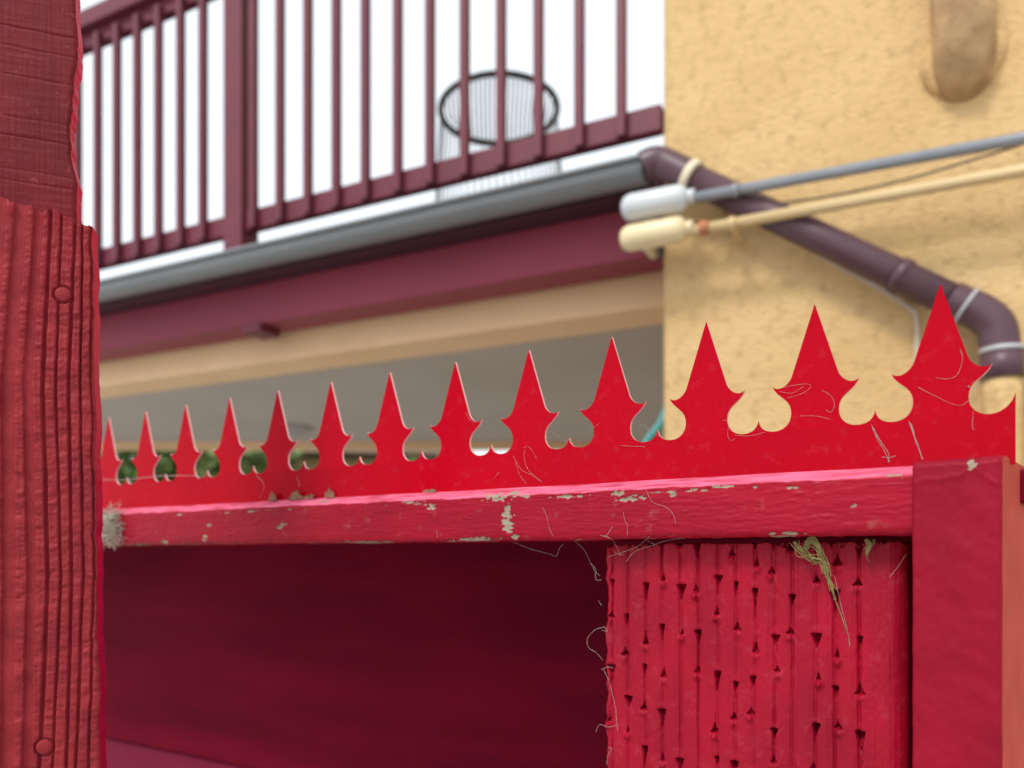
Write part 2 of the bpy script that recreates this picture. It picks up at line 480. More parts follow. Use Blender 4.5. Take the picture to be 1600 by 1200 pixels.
# incised post (pressure-treatment slits)
XI0 = E(946, 1000, 0.004).x; XI1 = E(1419, 1000, 0.004).x
IT = RB - 0.0022
IB = EYE - 0.36
slits = []
colx = [E(u, 1000, 0.004).x for u in (956, 980, 1007, 1033, 1062, 1090, 1120, 1148, 1178, 1209, 1237, 1273, 1303, 1342)]
starts = {0: 905, 1: 964, 2: 909, 3: 975, 4: 906, 5: 985, 6: 905, 7: 1057, 8: 918, 9: 988, 10: 920, 11: 984, 12: 924, 13: 996}
rr = random.Random(5)
PER = 0.0600
for k, x0 in enumerate(colx):
    zt = E(E(1, 1).x * 0 + [956, 980, 1007, 1033, 1062, 1090, 1120, 1148, 1178, 1209, 1237, 1273, 1303, 1342][k], starts[k], 0.004).z
    for n in range(-2, 8):
        top_ = zt - n * PER + rr.uniform(-0.004, 0.004)
        ln = rr.uniform(0.022, 0.044)
        if rr.random() < 0.07: continue
        if n == -1 or top_ > IT: pass
        slits.append((x0 + rr.uniform(-0.0009, 0.0009), top_, ln, rr.uniform(0.55, 1.35), rr.uniform(-0.07, 0.07)))

def inc_depth(X, Z):
    y = np.full_like(X, 0.004)
    for x0 in colx:       # shallow furrow along every incising row
        xw = x0 + 0.0008 * fbm(Z * 40, Z * 0 + x0 * 300, 21, 2)
        y = y + 0.0011 * np.exp(-((X - xw) / 0.0030) ** 2) + (0.0010 + 0.0022 * np.clip(fbm(Z * 18, Z * 0 + x0 * 77, 29, 3) + 0.1, 0, 1)) * np.exp(-((X - xw) / 0.0007) ** 2)
    y = y - 0.0009 * fbm(X * 150, Z * 9, 23, 3) - 0.0003 * fbm(X * 420, Z * 300, 24, 3) - 0.0004 * fbm(X * 700, Z * 26, 25, 3)
    nx = X.shape[1]; dx = (X[0, -1] - X[0, 0]) / (nx - 1)
    for (x0, zt, ln, sc, lean) in slits:
        a = int(max(0, (x0 - 0.008 - X[0, 0]) / dx)); b = int(min(nx, (x0 + 0.008 - X[0, 0]) / dx + 1))
        rows = np.where((Z[:, 0] < zt + 0.01) & (Z[:, 0] > zt - ln - 0.012))[0]
        if len(rows) == 0 or b <= a: continue
        r0, r1 = rows[0], rows[-1] + 1
        xx = X[r0:r1, a:b]; zzz = Z[r0:r1, a:b]
        s = (zt - zzz) / ln
        xc = x0 + lean * (zt - zzz) + 0.0004 * fbm(zzz * 300, zzz * 0 + x0 * 999, 31, 2)
        w = 0.00016 + 0.0027 * sc * np.exp(-(np.clip(s, 0, 9) / 0.20) ** 1.6) + (1.9 - sc) * 0.0024 * np.exp(-(np.clip(1 - s, 0, 9) / 0.10) ** 1.5)
        inside = np.clip((w - np.abs(xx - xc)) / 0.0006, 0, 1) * np.clip(s / 0.03, 0, 1) * np.clip((1 - s) / 0.02, 0, 1)
        inside = inside * np.clip(0.75 + 1.2 * fbm(xx * 500, zzz * 260, 33, 3), 0.6, 1)
        dep = inside * (0.0050 + 0.0060 * np.exp(-np.clip(s, 0, 9) / 0.2) + 0.003 * np.exp(-np.clip(1 - s, 0, 9) / 0.1))
        lip = 0.0032 * sc * np.exp(-((xx - xc) / 0.0021) ** 2 - ((zzz - (zt - ln - 0.0024)) / 0.0025) ** 2)
        lip2 = 0.0008 * sc * np.exp(-((xx - xc) / 0.0016) ** 2 - ((zzz - (zt + 0.002)) / 0.002) ** 2)
        y[r0:r1, a:b] += dep - lip - lip2
    edge = np.clip((X - (XI1 - 0.012)) / 0.012, 0, 1)
    y = y + 0.012 * (1 - np.sqrt(np.clip(1 - edge ** 2, 0, 1)))
    edge2 = np.clip(((XI0 + 0.003) - X) / 0.003, 0, 1)
    y = y + 0.003 * edge2 ** 2
    return y
xs = np.linspace(XI0, XI1, 400)
zs = np.linspace(IB, IT, 620)
heightfield("incised_post", xs, zs, inc_depth, 0.10, M['incised'], enc,
            edge_fn=lambda X, Z: (X + np.where(X < XI0 + 0.004, 0.0022 * fbm(Z * 130, Z * 0, 27, 4), 0),
                                  Z + np.where(Z > IT - 0.001, -0.001 - 0.006 * np.clip(0.1 - fbm(X * 90, X * 0, 28, 3), 0, 1) - 0.004 * sum(np.exp(-((X - c_) / 0.0016) ** 2) for c_ in colx), 0)))
MB().box(XI0 + 0.001, XI1 - 0.002, 0.006, 0.098, 0.0, IB - 0.0005).build("post_foot", M['incised'], enc)

# corner board at the right, turned a little more to the camera
al = R(41)
CT = Vector((math.cos(al), -math.sin(al), 0)); CB = Vector((math.sin(al), math.cos(al), 0))
cp0 = Vector(((1425 - CX) / F * 0.435, 0.435, 0))
kk = (1565 - CX) / F
CW = (kk * cp0.y - cp0.x) / (CT.x - kk * CT.y)
lc = cp0 - ORG_E
CTOP = EYE + (CY - 716) / F * 0.425

def cor_wear(X, Z):
    w = bumps(X, Z, CW * 0.68, CTOP - 0.0045, 0.0035, 0.003, 61)
    return w
def cor_depth(X, Z):
    y = -0.0012 * fbm(X * 40, Z * 60 + X * 30, 51, 4) - 0.0003 * fbm(X * 300, Z * 300, 52, 3)
    y = y - 0.0009 * np.exp(-((Z - (CTOP - 0.013 + 0.012 * fbm(X * 45, X * 0, 53, 3))) / 0.0012) ** 2) * np.clip(0.5 + 2 * fbm(X * 60, X * 0 + 4, 54, 2), 0, 1)     # run of thick paint
    ch = np.clip((Z - (CTOP - 0.005)) / 0.005, 0, 1)
    y = y + 0.007 * (1 - np.sqrt(np.clip(1 - ch ** 2, 0, 1)))
    e1 = np.clip((X - (CW - 0.003)) / 0.003, 0, 1)
    y = y + 0.003 * (1 - np.sqrt(np.clip(1 - e1 ** 2, 0, 1)))
    e0 = np.clip((0.0015 - X) / 0.0015, 0, 1)
    return y + 0.0012 * e0 ** 2
zs = np.concatenate([np.linspace(0.0, EYE - 0.30, 12), np.linspace(EYE - 0.298, CTOP - 0.006, 260), np.linspace(CTOP - 0.0055, CTOP, 14)])
cb = heightfield("corner_board", np.linspace(0, CW, 60), zs, cor_depth, 0.089, [M['corner'], M['salmon']], enc, cor_wear)
cb.location = (lc.dot(TX), lc.dot(TY), 0)
cb.rotation_euler = (0, 0, -al - ROT_E)

# ================================================================== SPIKE STRIP
strip = empty("spike_strip", ORG_E + Vector((0, 0, RT)), ROT_E)
tag(strip, "glossy red sheet strip of pointed spikes with heart cutouts along the rail", "spike strip")
TH = 0.0011      # half thickness
base_z = -0.0022  # local height of the sheet's lower edge above the rail
def prof(h): return h * PITCH
HT = EYE + 0.1814 * Z0 - RT              # tip height over rail top
def hz(px):                              # height from pixel below the tip at spike 9 (photo scale there)
    return HT - px * 0.6333 * Z0 / F
def ii(u):                               # index along the strip
    uu = u - CX
    return (uu + 629.27) / (80.956 + 0.040742 * uu)
c9 = ii(956)
def arc(p0, p1, p2, n=8):                # quadratic bezier
    out = []
    for k in range(n + 1):
        t = k / n
        out.append(((1-t)**2*p0[0] + 2*t*(1-t)*p1[0] + t*t*p2[0], (1-t)**2*p0[1] + 2*t*(1-t)*p1[1] + t*t*p2[1]))
    return out
def cub(p0, p1, p2, p3, n=12):
    out = []
    for k in range(n + 1):
        t = k / n
        out.append(tuple((1-t)**3*a + 3*t*(1-t)**2*b + 3*t*t*(1-t)*c + t**3*d for a, b, c, d in zip(p0, p1, p2, p3)))
    return out
# half profile in pitch units (x) and metres (z)
XB, XBL, XNK, XLB = 0.372, 0.196, 0.205, 0.355
Z_TIP, Z_BL, Z_BARB, Z_NK, Z_LB, Z_CU = HT, hz(94), hz(107), hz(146), hz(169), hz(152)
half = [(0.0, Z_TIP), (0.006, Z_TIP - 0.0012)]
half += cub((XBL, Z_BL), (XBL + 0.02, Z_BL - 0.0052), (XB - 0.06, Z_BARB - 0.0040), (XB, Z_BARB), 9)
half += cub((XB, Z_BARB), (XB - 0.045, Z_BARB - 0.008), (XNK, Z_NK + 0.010), (XNK, Z_NK), 10)[1:]
half += cub((XNK, Z_NK), (XNK, Z_NK - 0.0068), (XNK + 0.07, Z_LB), (XLB, Z_LB), 8)[1:]
outline = [(-x, z) for x, z in reversed(half)] + [p for p in half[1:]]
outline = [(x * PITCH, z) for x, z in outline]           # left lobe bottom -> tip -> right lobe bottom

def sheet(name, poly, parent, x0=0.0, open_edges=()):
    """flat polygon in xz given thickness; open_edges: indices of polygon edges that stay open (joint to the next piece)"""
    mb = MB()
    n = len(poly)
    tris = [list(t) for t in tessellate_polygon([[Vector((x, z, 0)) for x, z in poly]])]
    P = [(x, -TH, z) for x, z in poly]; Q = [(x, TH, z) for x, z in poly]
    def oriented(t):
        a, b, c = (poly[i] for i in t)
        return t if (b[0]-a[0])*(c[1]-a[1]) - (b[1]-a[1])*(c[0]-a[0]) > 0 else t[::-1]
    tr = [oriented(t) for t in tris]
    mb.add(P, tr, 0)
    mb.add(Q, [t[::-1] for t in tr], 0)
    area = sum(poly[i][0]*poly[(i+1) % n][1] - poly[(i+1) % n][0]*poly[i][1] for i in range(n))
    for i in range(n):
        if i in open_edges: continue
        j = (i + 1) % n
        q = [P[i], Q[i], Q[j], P[j]]
        mb.add(q, [(0, 1, 2, 3)] if area > 0 else [(3, 2, 1, 0)], 1)
    o = mb.build(name, [M['strip'], M['strip_edge']], parent)
    o.location.x = x0
    return o

spike0 = sheet("spike", outline, strip, 0.0, open_edges=(len(outline) - 1,))
for i in range(1, 13):
    c = spike0.copy(); COL.objects.link(c); c.parent = strip; c.location.x = i * PITCH
# the band below, with the cusp of every heart
top_line = []
x_end = ii(1587) * PITCH
top_line.append((-0.6 * PITCH, Z_LB + (Z_CU - Z_LB) * 0.3))
for i in range(13):
    top_line += [((i - XLB) * PITCH, Z_LB), ((i + XLB) * PITCH, Z_LB)]
    if i < 12:
        a = ((i + XLB) * PITCH, Z_LB); c = ((i + 0.5) * PITCH, Z_CU); b = ((i + 1 - XLB) * PITCH, Z_LB)
        top_line += cub(a, (a[0] + 0.09 * PITCH, Z_LB), (c[0] - 0.012 * PITCH, Z_CU - 0.005), c, 7)[1:]
        top_line += cub(c, (c[0] + 0.012 * PITCH, Z_CU - 0.005), (b[0] - 0.09 * PITCH, Z_LB), b, 7)[1:-1]
a = ((12 + XLB) * PITCH, Z_LB)
endz = Z_LB + 0.0115
top_line += cub(a, (a[0] + 0.09 * PITCH, Z_LB), (x_end - 0.012 * PITCH, endz - 0.006), (x_end, endz), 7)[1:]
def band(name, line, zb_, parent):
    """sheet between the upper line (x increasing) and a straight lower edge"""
    pts = [line[0]]
    for p in line[1:]:
        if p[0] > pts[-1][0] + 1e-7: pts.append(p)
    n = len(pts); mb = MB()
    up = [(x, -TH, z) for x, z in pts]; lo = [(x, -TH, zb_) for x, z in pts]
    up2 = [(x, TH, z) for x, z in pts]; lo2 = [(x, TH, zb_) for x, z in pts]
    mb.add(lo + up, [(k, k+1, n+k+1, n+k) for k in range(n-1)], 0)
    mb.add(lo2 + up2, [(k+1, k, n+k, n+k+1) for k in range(n-1)], 0)
    for k in range(n - 1):
        if pts[k+1][0] - pts[k][0] > 0.5 * PITCH: continue        # the foot of a spike
        mb.add([up[k], up[k+1], up2[k+1], up2[k]], [(0, 1, 2, 3)], 1)
    mb.add([lo[-1], lo2[-1], up2[-1], up[-1]], [(0, 1, 2, 3)], 1)
    mb.add([lo2[0], lo[0], up[0], up2[0]], [(0, 1, 2, 3)], 1)
    return mb.build(name, [M['strip'], M['strip_edge']], parent)
band("base_band", top_line, base_z, strip)

# ================================================================== LEFT GATE POST
aL = R(16.4)
LX = Vector((math.cos(aL), math.sin(aL), 0)); LY = Vector((-LX.y, LX.x, 0))
ORG_L = Vector(((152 - CX) / F * 0.52, 0.52, 0))
gp = empty("gate_post", ORG_L, aL)
tag(gp, "red gate post with deeply grooved weathered board, at the left edge of the picture", "post")
def Lp(u, v, yoff=0.0):
    return ray_local(u, v, ORG_L, LX, LY, yoff)
GT = Lp(145, 345).z
NAILS = ((98, 460), (69, 1168))
groove_px = [  # photo positions of the grooves at v = 300, 600, 900, 1200
    (-62, -92, -88, -80), (-30, -55, -55, -50), (2, -20, -20, -20), (36, 11, 12, 11), (63, 42, 49, 41), (82, 66, 75, 61), (98, 86, 96, 81),
    (119, 107, 112, 104), (132, 126, 130, 118), (150, 146, 147, 136)]
groove_w = [5.0, 4.6, 4.4, 4.6, 3.2, 1.2, 0.75, 1.0, 0.9, 0.7]
vz = [Lp(80, v).z for v in (300, 600, 900, 1200)]
gx = [[Lp(u, 600).x for u in row] for row in groove_px]
def gline(k, Z):
    zt = np.array(vz[::-1]); xt = np.array(gx[k][::-1])
    return np.interp(Z, zt, xt) + 0.0006 * fbm(Z * 16, Z * 0 + k * 7.7, 71, 3)
def gb_depth(X, Z):
    y = np.zeros_like(X)
    rough = -0.0007 * fbm(X * 130 + 3, Z * 330, 73, 4) - 0.0005 * fbm(X * 420, Z * 620, 74, 3)
    rough = rough - 0.00045 * np.tanh(7 * fbm(X * 60, Z * 170, 75, 3)) - 0.0003 * fbm(X * 900, Z * 40, 76, 2)
    for k in range(len(gx)):
        c = gline(k, Z); w = groove_w[k] * 0.001
        dd = np.abs(X - c)
        gmask = 1 / (1 + np.exp((dd - w * 0.75) / (0.00016 + 0.055 * w)))
        y = y * (1 - gmask) + gmask * (0.0024 if w > 0.003 else 0.0032)
        rough = rough * (1 - 0.85 * gmask)
    y = y + rough
    e = np.clip((X + 0.0022) / 0.0022, 0, 1)
    y = y + 0.0016 * e ** 2
    for (u_, v_) in NAILS:           # paint-filled rim round each nail
        p_ = Lp(u_, v_)
        rr_ = np.sqrt((X - p_.x) ** 2 + (Z - p_.z) ** 2)
        m_ = 1 / (1 + np.exp((rr_ - 0.0058) / 0.0003))
        y = y * (1 - m_) + m_ * 0.0003 + 0.0026 * np.exp(-((rr_ - 0.0057) / 0.0005) ** 2)
    return y
def gb_edge(X, Z):
    tilt = np.interp(Z, vz[::-1], [Lp(156, 1200).x, Lp(151, 900).x, Lp(146, 600).x, Lp(143, 300).x])
    wob = 0.0016 * fbm(Z * 60, Z * 0, 77, 4)
    k = np.clip((X + 0.012) / 0.012, 0, 1)
    X2 = X + k * (tilt + wob)
    topk = np.clip((Z - (GT - 0.02)) / 0.02, 0, 1)
    Z2 = Z + topk * (-X * 0.21 + 0.0042 * fbm(X * 120, X * 0, 78, 4) - 0.002)
    return X2, Z2
zs = np.concatenate([np.linspace(0.0, EYE - 0.30, 10), np.linspace(EYE - 0.298, GT, 640)])
board = heightfield("grooved_board", np.linspace(-0.145, 0, 330), zs, gb_depth, 0.019, [M['post_l'], M['edge']], gp, edge_fn=gb_edge)
for (u, v) in NAILS:
    p = Lp(u, v)
    mb = MB()
    prof_ = [(0.0, -0.0012), (0.0034, -0.0011), (0.0046, -0.0007), (0.0051, 0.0004), (0.0051, 0.004)]
    n = 20; V = []; Fc = []
    for (r, y) in prof_[1:]:
        for k in range(n):
            a = 2 * math.pi * k / n
            V.append((r * math.cos(a) * (1 + 0.03 * math.sin(3 * a)), y, r * math.sin(a)))
    for j in range(len(prof_) - 2):
        for k in range(n):
            Fc.append((j*n + k, j*n + (k+1) % n, (j+1)*n + (k+1) % n, (j+1)*n + k))
    Fc = [f[::-1] for f in Fc]
    Fc.append(tuple(range(n)))
    mb.add(V, Fc, 0, True)
    mb.build("nail_head", M['post_l'], board, (p.x, 0.0003, p.z))
# the rough-sawn post behind and above it
UX1 = Lp(119, 150, 0.024).x
def ub_depth(X, Z):
    y = 0.0225 - 0.00022 * fbm(X * 700, Z * 30, 81, 3) - 0.00035 * fbm(X * 40, Z * 330, 82, 4)
    for zc, s in ((20, 1), (52, .8), (98, .7), (165, .5), (196, 1), (250, .5), (268, .8)):
        z0 = Lp(60, zc).z
        y = y + 0.0007 * s * np.exp(-((Z - z0 + 0.0008 * fbm(X * 60, X * 0 + zc, 83, 2) + 0.03 * X) / 0.0007) ** 2)
    e = np.clip((X - (UX1 - 0.003)) / 0.003, 0, 1)
    return y + 0.002 * e ** 2
def ub_edge(X, Z):
    k = np.clip((X - (UX1 - 0.014)) / 0.014, 0, 1)
    prof_v = [-80, 0, 45, 90, 150, 200, 250, 285, 320, 400]
    prof_u = [116, 117, 120, 121, 114, 110, 112, 120, 120, 120]
    zz_ = np.array([Lp(118, v, 0.024).z for v in prof_v])[::-1]; xx_ = np.array([Lp(u, 150, 0.024).x for u in prof_u])[::-1]
    return X + k * (np.interp(Z, zz_, xx_) - UX1 + 0.0010 * fbm(Z * 150, Z * 0, 87, 4)), Z
zs = np.concatenate([np.linspace(0.0, GT - 0.03, 10), np.linspace(GT - 0.028, EYE + 0.46, 420), np.linspace(EYE + 0.465, EYE + 0.75, 40)])
heightfield("tall_post", np.linspace(UX1 - 0.13, UX1, 240), zs, ub_depth, 0.038, [M['post_u'], M['edge']], gp, edge_fn=ub_edge)

# ================================================================== BALCONY AND HOUSE
VPX = -1700.0
DT = Vector((CX - VPX, -F, 0)).normalized(); DY = Vector((-DT.y, DT.x, 0))
YR = 2.154
ORG_D = Vector(((1034 - CX) / F * YR, YR, 0))
ROT_D = math.atan2(DT.y, DT.x)
def D(u, v, yoff=0.0):
    return ray_local(u, v, ORG_D, DT, DY, yoff)

house = empty("stucco_house", ORG_D, ROT_D)
tag(house, "ochre stucco house wall with a vent pipe, right of the balcony", "house")
MB().box(0.0, 6.0, 0.0, 5.0, 0.0, 6.2, 0.025).build("wall", M['stucco'], house)
# short stuccoed vent pipe turning into the wall, top right
vp = D(1503, 22, -0.045)
pts = smooth_path([(vp.x, -0.05, vp.z + 0.9), (vp.x, -0.05, vp.z + 0.35), (vp.x, -0.05, vp.z + 0.05), (vp.x + 0.004, -0.045, vp.z - 0.06),
                   (vp.x + 0.006, -0.02, vp.z - 0.105), (vp.x + 0.006, 0.03, vp.z - 0.125)], 6)
vent = MB().tube(pts, 0.066, 20).build("vent_pipe", M['vent'], house)
mb = MB(); n = 28; V = []; Fc = []
cz = vp.z - 0.105
for j in range(7):
    t = j / 6 * math.pi / 2
    for k in range(n):
        a = 2 * math.pi * k / n
        r = 0.080 * (0.72 + 0.38 * math.sin(t)) * (1 + 0.06 * math.sin(2*a + 1) + 0.04 * math.sin(5*a))
        V.append((vp.x + 0.004 + r * math.cos(a), -0.032 * math.cos(t) + 0.001, cz + 0.02 + r * math.sin(a) * 0.95))
for j in range(6):
    for k in range(n):
        Fc.append((j*n+k, j*n+(k+1) % n, (j+1)*n+(k+1) % n, (j+1)*n+k))
mb.add(V, Fc, 0, True)
mb.build("stucco_collar", M['stucco'], vent)

bal = empty("balcony", ORG_D, ROT_D)
tag(bal, "raised plum painted wooden balcony with thin balusters against the white sky", "balcony")
LEFT = D(-330, 400).x
z_br0 = D(600, 308).z; z_br1 = D(600, 273).z
z_hr0 = D(125, 73).z; z_hr1 = D(125, 32).z
deck_top = D(600, 343, -0.115).z
FY = 0.075
fas_b = D(600, 472, FY).z
BY = 0.235
beam_b = D(600, 540, BY).z
BW = 0.027
bal_u = [154.5, 184.5, 216.5, 249.5, 284, 319, 439.5, 483, 527.5, 573, 623.5, 674, 728, 785, 843.5, 907.5, 973]
bx = [D(u, 200, -0.012).x for u in bal_u]
pitch = (bx[-1] - bx[6]) / 10
bx.append(D(396.5, 200, -0.012).x + 0.004)
xx = bx[0]
while xx > LEFT + 0.1:
    xx -= pitch; bx.append(xx)
bme = MB().box(-BW/2, BW/2, -BW, 0.0, z_br0 - 0.004, z_hr0 + 0.01, 0.003).mesh("baluster")
for x in bx:
    link("baluster", bme, M['plum'], bal, (x - 0.003, -0.0005, 0))
MB().box(LEFT, -0.002, 0.0, 0.036, z_br0, z_br1, 0.004).build("bottom_rail", M['plum'], bal)
MB().box(LEFT, -0.002, -0.035, 0.085, z_hr0 + 0.045, z_hr1 + 0.005, 0.005).build("handrail", M['plum'], bal)
MB().box(LEFT, -0.002, 0.0, 0.036, z_hr0 - 0.015, z_hr0 + 0.0445, 0.003).build("top_rail", M['plum'], bal)
npx = D(363, 200, -0.02).x
newel = MB().box(npx - 0.045, npx + 0.045, -0.022, 0.068, deck_top + 0.001, z_hr0 + 0.044, 0.005).build("newel_post", M['plum'], bal)
MB().box(npx - 0.075, npx + 0.075, -0.05, 0.09, deck_top + 0.0005, deck_top + 0.02, 0.006).build("post_base", M['white_fit'], newel)
npx2 = LEFT + 0.05
MB().box(npx2 - 0.045, npx2 + 0.045, -0.022, 0.068, deck_top + 0.001, z_hr0 + 0.044, 0.005).build("newel_post", M['plum'], bal)
DEP = 2.6
k = 0
yy = -0.008
while yy < DEP:
    MB().box(LEFT - 0.02, -0.002, yy, yy + 0.138, deck_top - 0.032, deck_top, 0.003).build("deck_board", M['deckwood'], bal)
    yy += 0.144
MB().box(LEFT, -0.002, FY, FY + 0.130, fas_b, deck_top - 0.0335, 0.004).build("fascia_board", M['fascia'], bal)
MB().box(LEFT, -0.002, BY, BY + 0.20, beam_b, fas_b + 0.06, 0.01).build("beam", M['beam'], bal)
MB().box(LEFT, -0.002, FY + 0.1315, BY + 0.06, fas_b + 0.061, fas_b + 0.10).build("ledger", M['plum'], bal)
ceil_z = beam_b + 0.001
# soffit: from the beam back to a far beam that runs square to the view
hh = ceil_z - EYE
Yf = hh * F / (CY - 690)
def to_d(p): return Vector(((p - ORG_D).dot(DT), (p - ORG_D).dot(DY), p.z))
A = to_d(Vector((-4.2, Yf, 0))); B = to_d(Vector((2.6, Yf, 0)))
c0 = (LEFT, BY + 0.2005); c1 = (-0.002, BY + 0.2005)
poly2 = [c0, c1, (-0.002, to_d(Vector((0.9, Yf, 0))).y + 0.3), (B.x, B.y), (A.x, A.y)]
poly2 = [c0, c1, (B.x * 0 - 0.002, 3.4), (B.x * 0 - 0.002, 3.4)]
def isect(x):    # point of the far line at local x
    t = (x - A.x) / (B.x - A.x); return A.y + t * (B.y - A.y)
pl = [(LEFT, BY + 0.2005), (-0.002, BY + 0.2005), (-0.002, isect(-0.002)), (LEFT, max(BY + 0.25, isect(LEFT)))]
mb = MB()
V = [(x, y, ceil_z) for x, y in pl] + [(x, y, ceil_z + 0.03) for x, y in pl]
mb.add(V, [(3, 2, 1, 0), (4, 5, 6, 7)] + [(i, (i+1) % 4, (i+1) % 4 + 4, i + 4) for i in range(4)])
mb.build("ceiling", M['ceiling'], bal)
# far beam
fa = Vector((LEFT, max(BY + 0.25, isect(LEFT)))); fb = Vector((-0.002, isect(-0.002)))
dv = (fb - fa).normalized(); nv = Vector((-dv.y, dv.x))
mb = MB()
P = [fa, fb, fb + nv * 0.12, fa + nv * 0.12]
V = [(p.x, p.y, ceil_z - 0.045) for p in P] + [(p.x, p.y, ceil_z + 0.16) for p in P]
mb.add(V, [(3, 2, 1, 0), (4, 5, 6, 7)] + [(i, (i+1) % 4, (i+1) % 4 + 4, i + 4) for i in range(4)])
mb.build("back_beam", M['beam'], bal)
for t in (0.02, 0.985):
    p = fa.lerp(fb, t) + nv * 0.06
    MB().box(p.x - 0.05, p.x + 0.05, p.y - 0.05, p.y + 0.05, 0.0, ceil_z - 0.0455, 0.005).build("support_post", M['beam'], bal)
MB().box(LEFT + 0.03, LEFT + 0.15, BY + 0.04, BY + 0.16, 0.0, beam_b - 0.0005, 0.005).build("support_post", M['beam'], bal)
bp = D(372, 532)
MB().box(bp.x - 0.045, bp.x + 0.045, FY - 0.012, FY + 0.10, fas_b - 0.03, fas_b - 0.0005, 0.004).build("bracket", M['plum'], bal)
bp = D(1022, 410)
MB().box(bp.x - 0.022, bp.x + 0.02, -0.03, FY - 0.002, fas_b - 0.014, fas_b + 0.012, 0.004).build("bracket", M['hoop'], bal)

# flush lamp on the soffit
_ly = hh * F / (CY - 668); lp = Vector(((456 - CX) / F * _ly, _ly, 0))
mb = MB()
mb.tube([(0, 0, 0.0), (0, 0, -0.012), (0, 0, -0.035), (0, 0, -0.045)], [0.13, 0.13, 0.10, 0.05], 24)
lampo = mb.build("ceiling_lamp", M['lamp_white'], None, (lp.x, lp.y, ceil_z - 0.0005))
tag(lampo, "small round pale lamp fixed under the grey balcony soffit", "lamp")

# rain gutter: half-round trough along the balcony edge
gut = empty("rain_gutter", ORG_D, ROT_D)
tag(gut, "grey half round rain gutter along the lower edge of the balcony", "gutter")
GX1 = D(1000, 262, -0.10).x
gz1 = D(600, 338, -0.115).z; gz0 = D(600, 371, -0.075).z
gr = (gz1 - gz0)
prof_ = []
yc = -0.062; rad_y = 0.050
prof_.append((yc - rad_y - 0.010, gz1 - 0.006)); prof_.append((yc - rad_y - 0.012, gz1 + 0.004)); prof_.append((yc - rad_y, gz1 + 0.004))
for k in range(0, 15):
    a = math.pi * k / 14
    prof_.append((yc - rad_y * math.cos(a), gz1 - 0.006 - (gr - 0.006) * math.sin(a) ** 0.8))
prof_.append((yc + rad_y, gz1 + 0.01))
mb = MB()
V = []; Fc = []
n = len(prof_)
inner_ = [(yc + (y - yc) * 0.95, z + 0.003) for y, z in prof_]
ring = prof_ + inner_[::-1]
for x in (LEFT - 0.03, GX1):
    V += [(x, y, z) for y, z in ring]
m_ = len(ring)
Fc = [(k, (k+1) % m_, m_ + (k+1) % m_, m_ + k) for k in range(m_)]
mb.add(V, Fc, 0, True)
mb.build("trough", M['gutter'], gut)
mb = MB()
mb.add([(GX1 + 0.001, y, z) for y, z in prof_] + [(GX1 + 0.006, y, z) for y, z in prof_],
       [tuple(range(n))[::-1], tuple(range(n, 2*n))] + [(k, (k+1) % n, n + (k+1) % n, n + k) for k in range(n)])
mb.build("end_cap", M['gutter'], gut)
for x in np.arange(LEFT + 0.3, GX1 - 0.05, 0.62):
    MB().box(x - 0.012, x + 0.012, yc + rad_y * 0.96, FY - 0.0005, gz1 - 0.03, gz1 - 0.012).build("bracket", M['gutter'], gut)

# downspout
ds = empty("downspout", ORG_D, ROT_D)
tag(ds, "plum round downspout running diagonally down the ochre wall from the gutter", "downspout")
yo = -0.075
PR = 0.037
p_a = D(1004, 262, -0.085); p_b = D(1040, 258, yo); p_c = D(1085, 280, yo); p_d = D(1500, 475, yo)
p_e = D(1556, 510, yo); p_f = D(1566, 556, yo); p_g = D(1566, 592, yo)
p_a.z = gz0 + 0.032
MB().tube(smooth_path([p_a, (p_a + p_b) / 2 + Vector((0, 0, 0.010)), p_b, p_c], 6), PR * 1.12, 16).build("elbow", M['pipe'], ds)
dpipe = MB().tube([p_c.lerp(p_d, -0.02), p_c.lerp(p_d, 0.5), p_d], PR, 16).build("pipe", M['pipe'], ds)
MB().tube(smooth_path([p_d.lerp(p_c, 0.03), p_d, (p_d + p_e) / 2 + Vector((0.006, 0, 0.004)), p_e, p_f.lerp(p_e, 0.4), p_f], 6), PR * 1.12, 16).build("elbow", M['pipe'], ds)
MB().tube([p_f + Vector((0, 0, 0.01)), p_g], PR * 1.22, 16).build("socket", M['pipe'], ds)
def ringat(p, q, t, w, r, name, mat, par=None):
    a = p.lerp(q, t); d = (q - p).normalized()
    MB().tube([a - d * w, a + d * w], r, 18).build(name, mat, par or ds)
ringat(p_b, p_c, 0.9, 0.011, PR * 1.22, "ring", M['cream_ring'])
ringat(p_c, p_d, 1.02, 0.0035, PR * 1.19, "strap", M['strap'], dpipe)
ringat(p_f, p_g, -0.22, 0.005, PR * 1.25, "strap", M['strap'])
ringat(p_c, p_d, 0.80, 0.012, PR * 1.12, "coupling", M['pipe'], dpipe)
MB().box(p_c.lerp(p_d, .86).x - 0.012, p_c.lerp(p_d, .86).x + 0.012, yo + 0.02, -0.0005, p_c.lerp(p_d, .86).z - 0.02, p_c.lerp(p_d, .86).z + 0.04, 0.002).build("wall_clip", M['hoop'], ds)
MB().box(p_c.lerp(p_d, .12).x - 0.012, p_c.lerp(p_d, .12).x + 0.012, yo + 0.02, -0.0005, p_c.lerp(p_d, .12).z - 0.02, p_c.lerp(p_d, .12).z + 0.02, 0.002).build("wall_clip", M['pipe'], ds)
# lower length, painted in the wall's ochre
low = [p_g + Vector((0, 0, 0.004)), p_g + Vector((0, 0, -0.05)), Vector((p_g.x, p_g.y, 0.0))]
MB().tube(low, PR * 1.05, 16).build("lower_pipe", M['stucco'], ds)

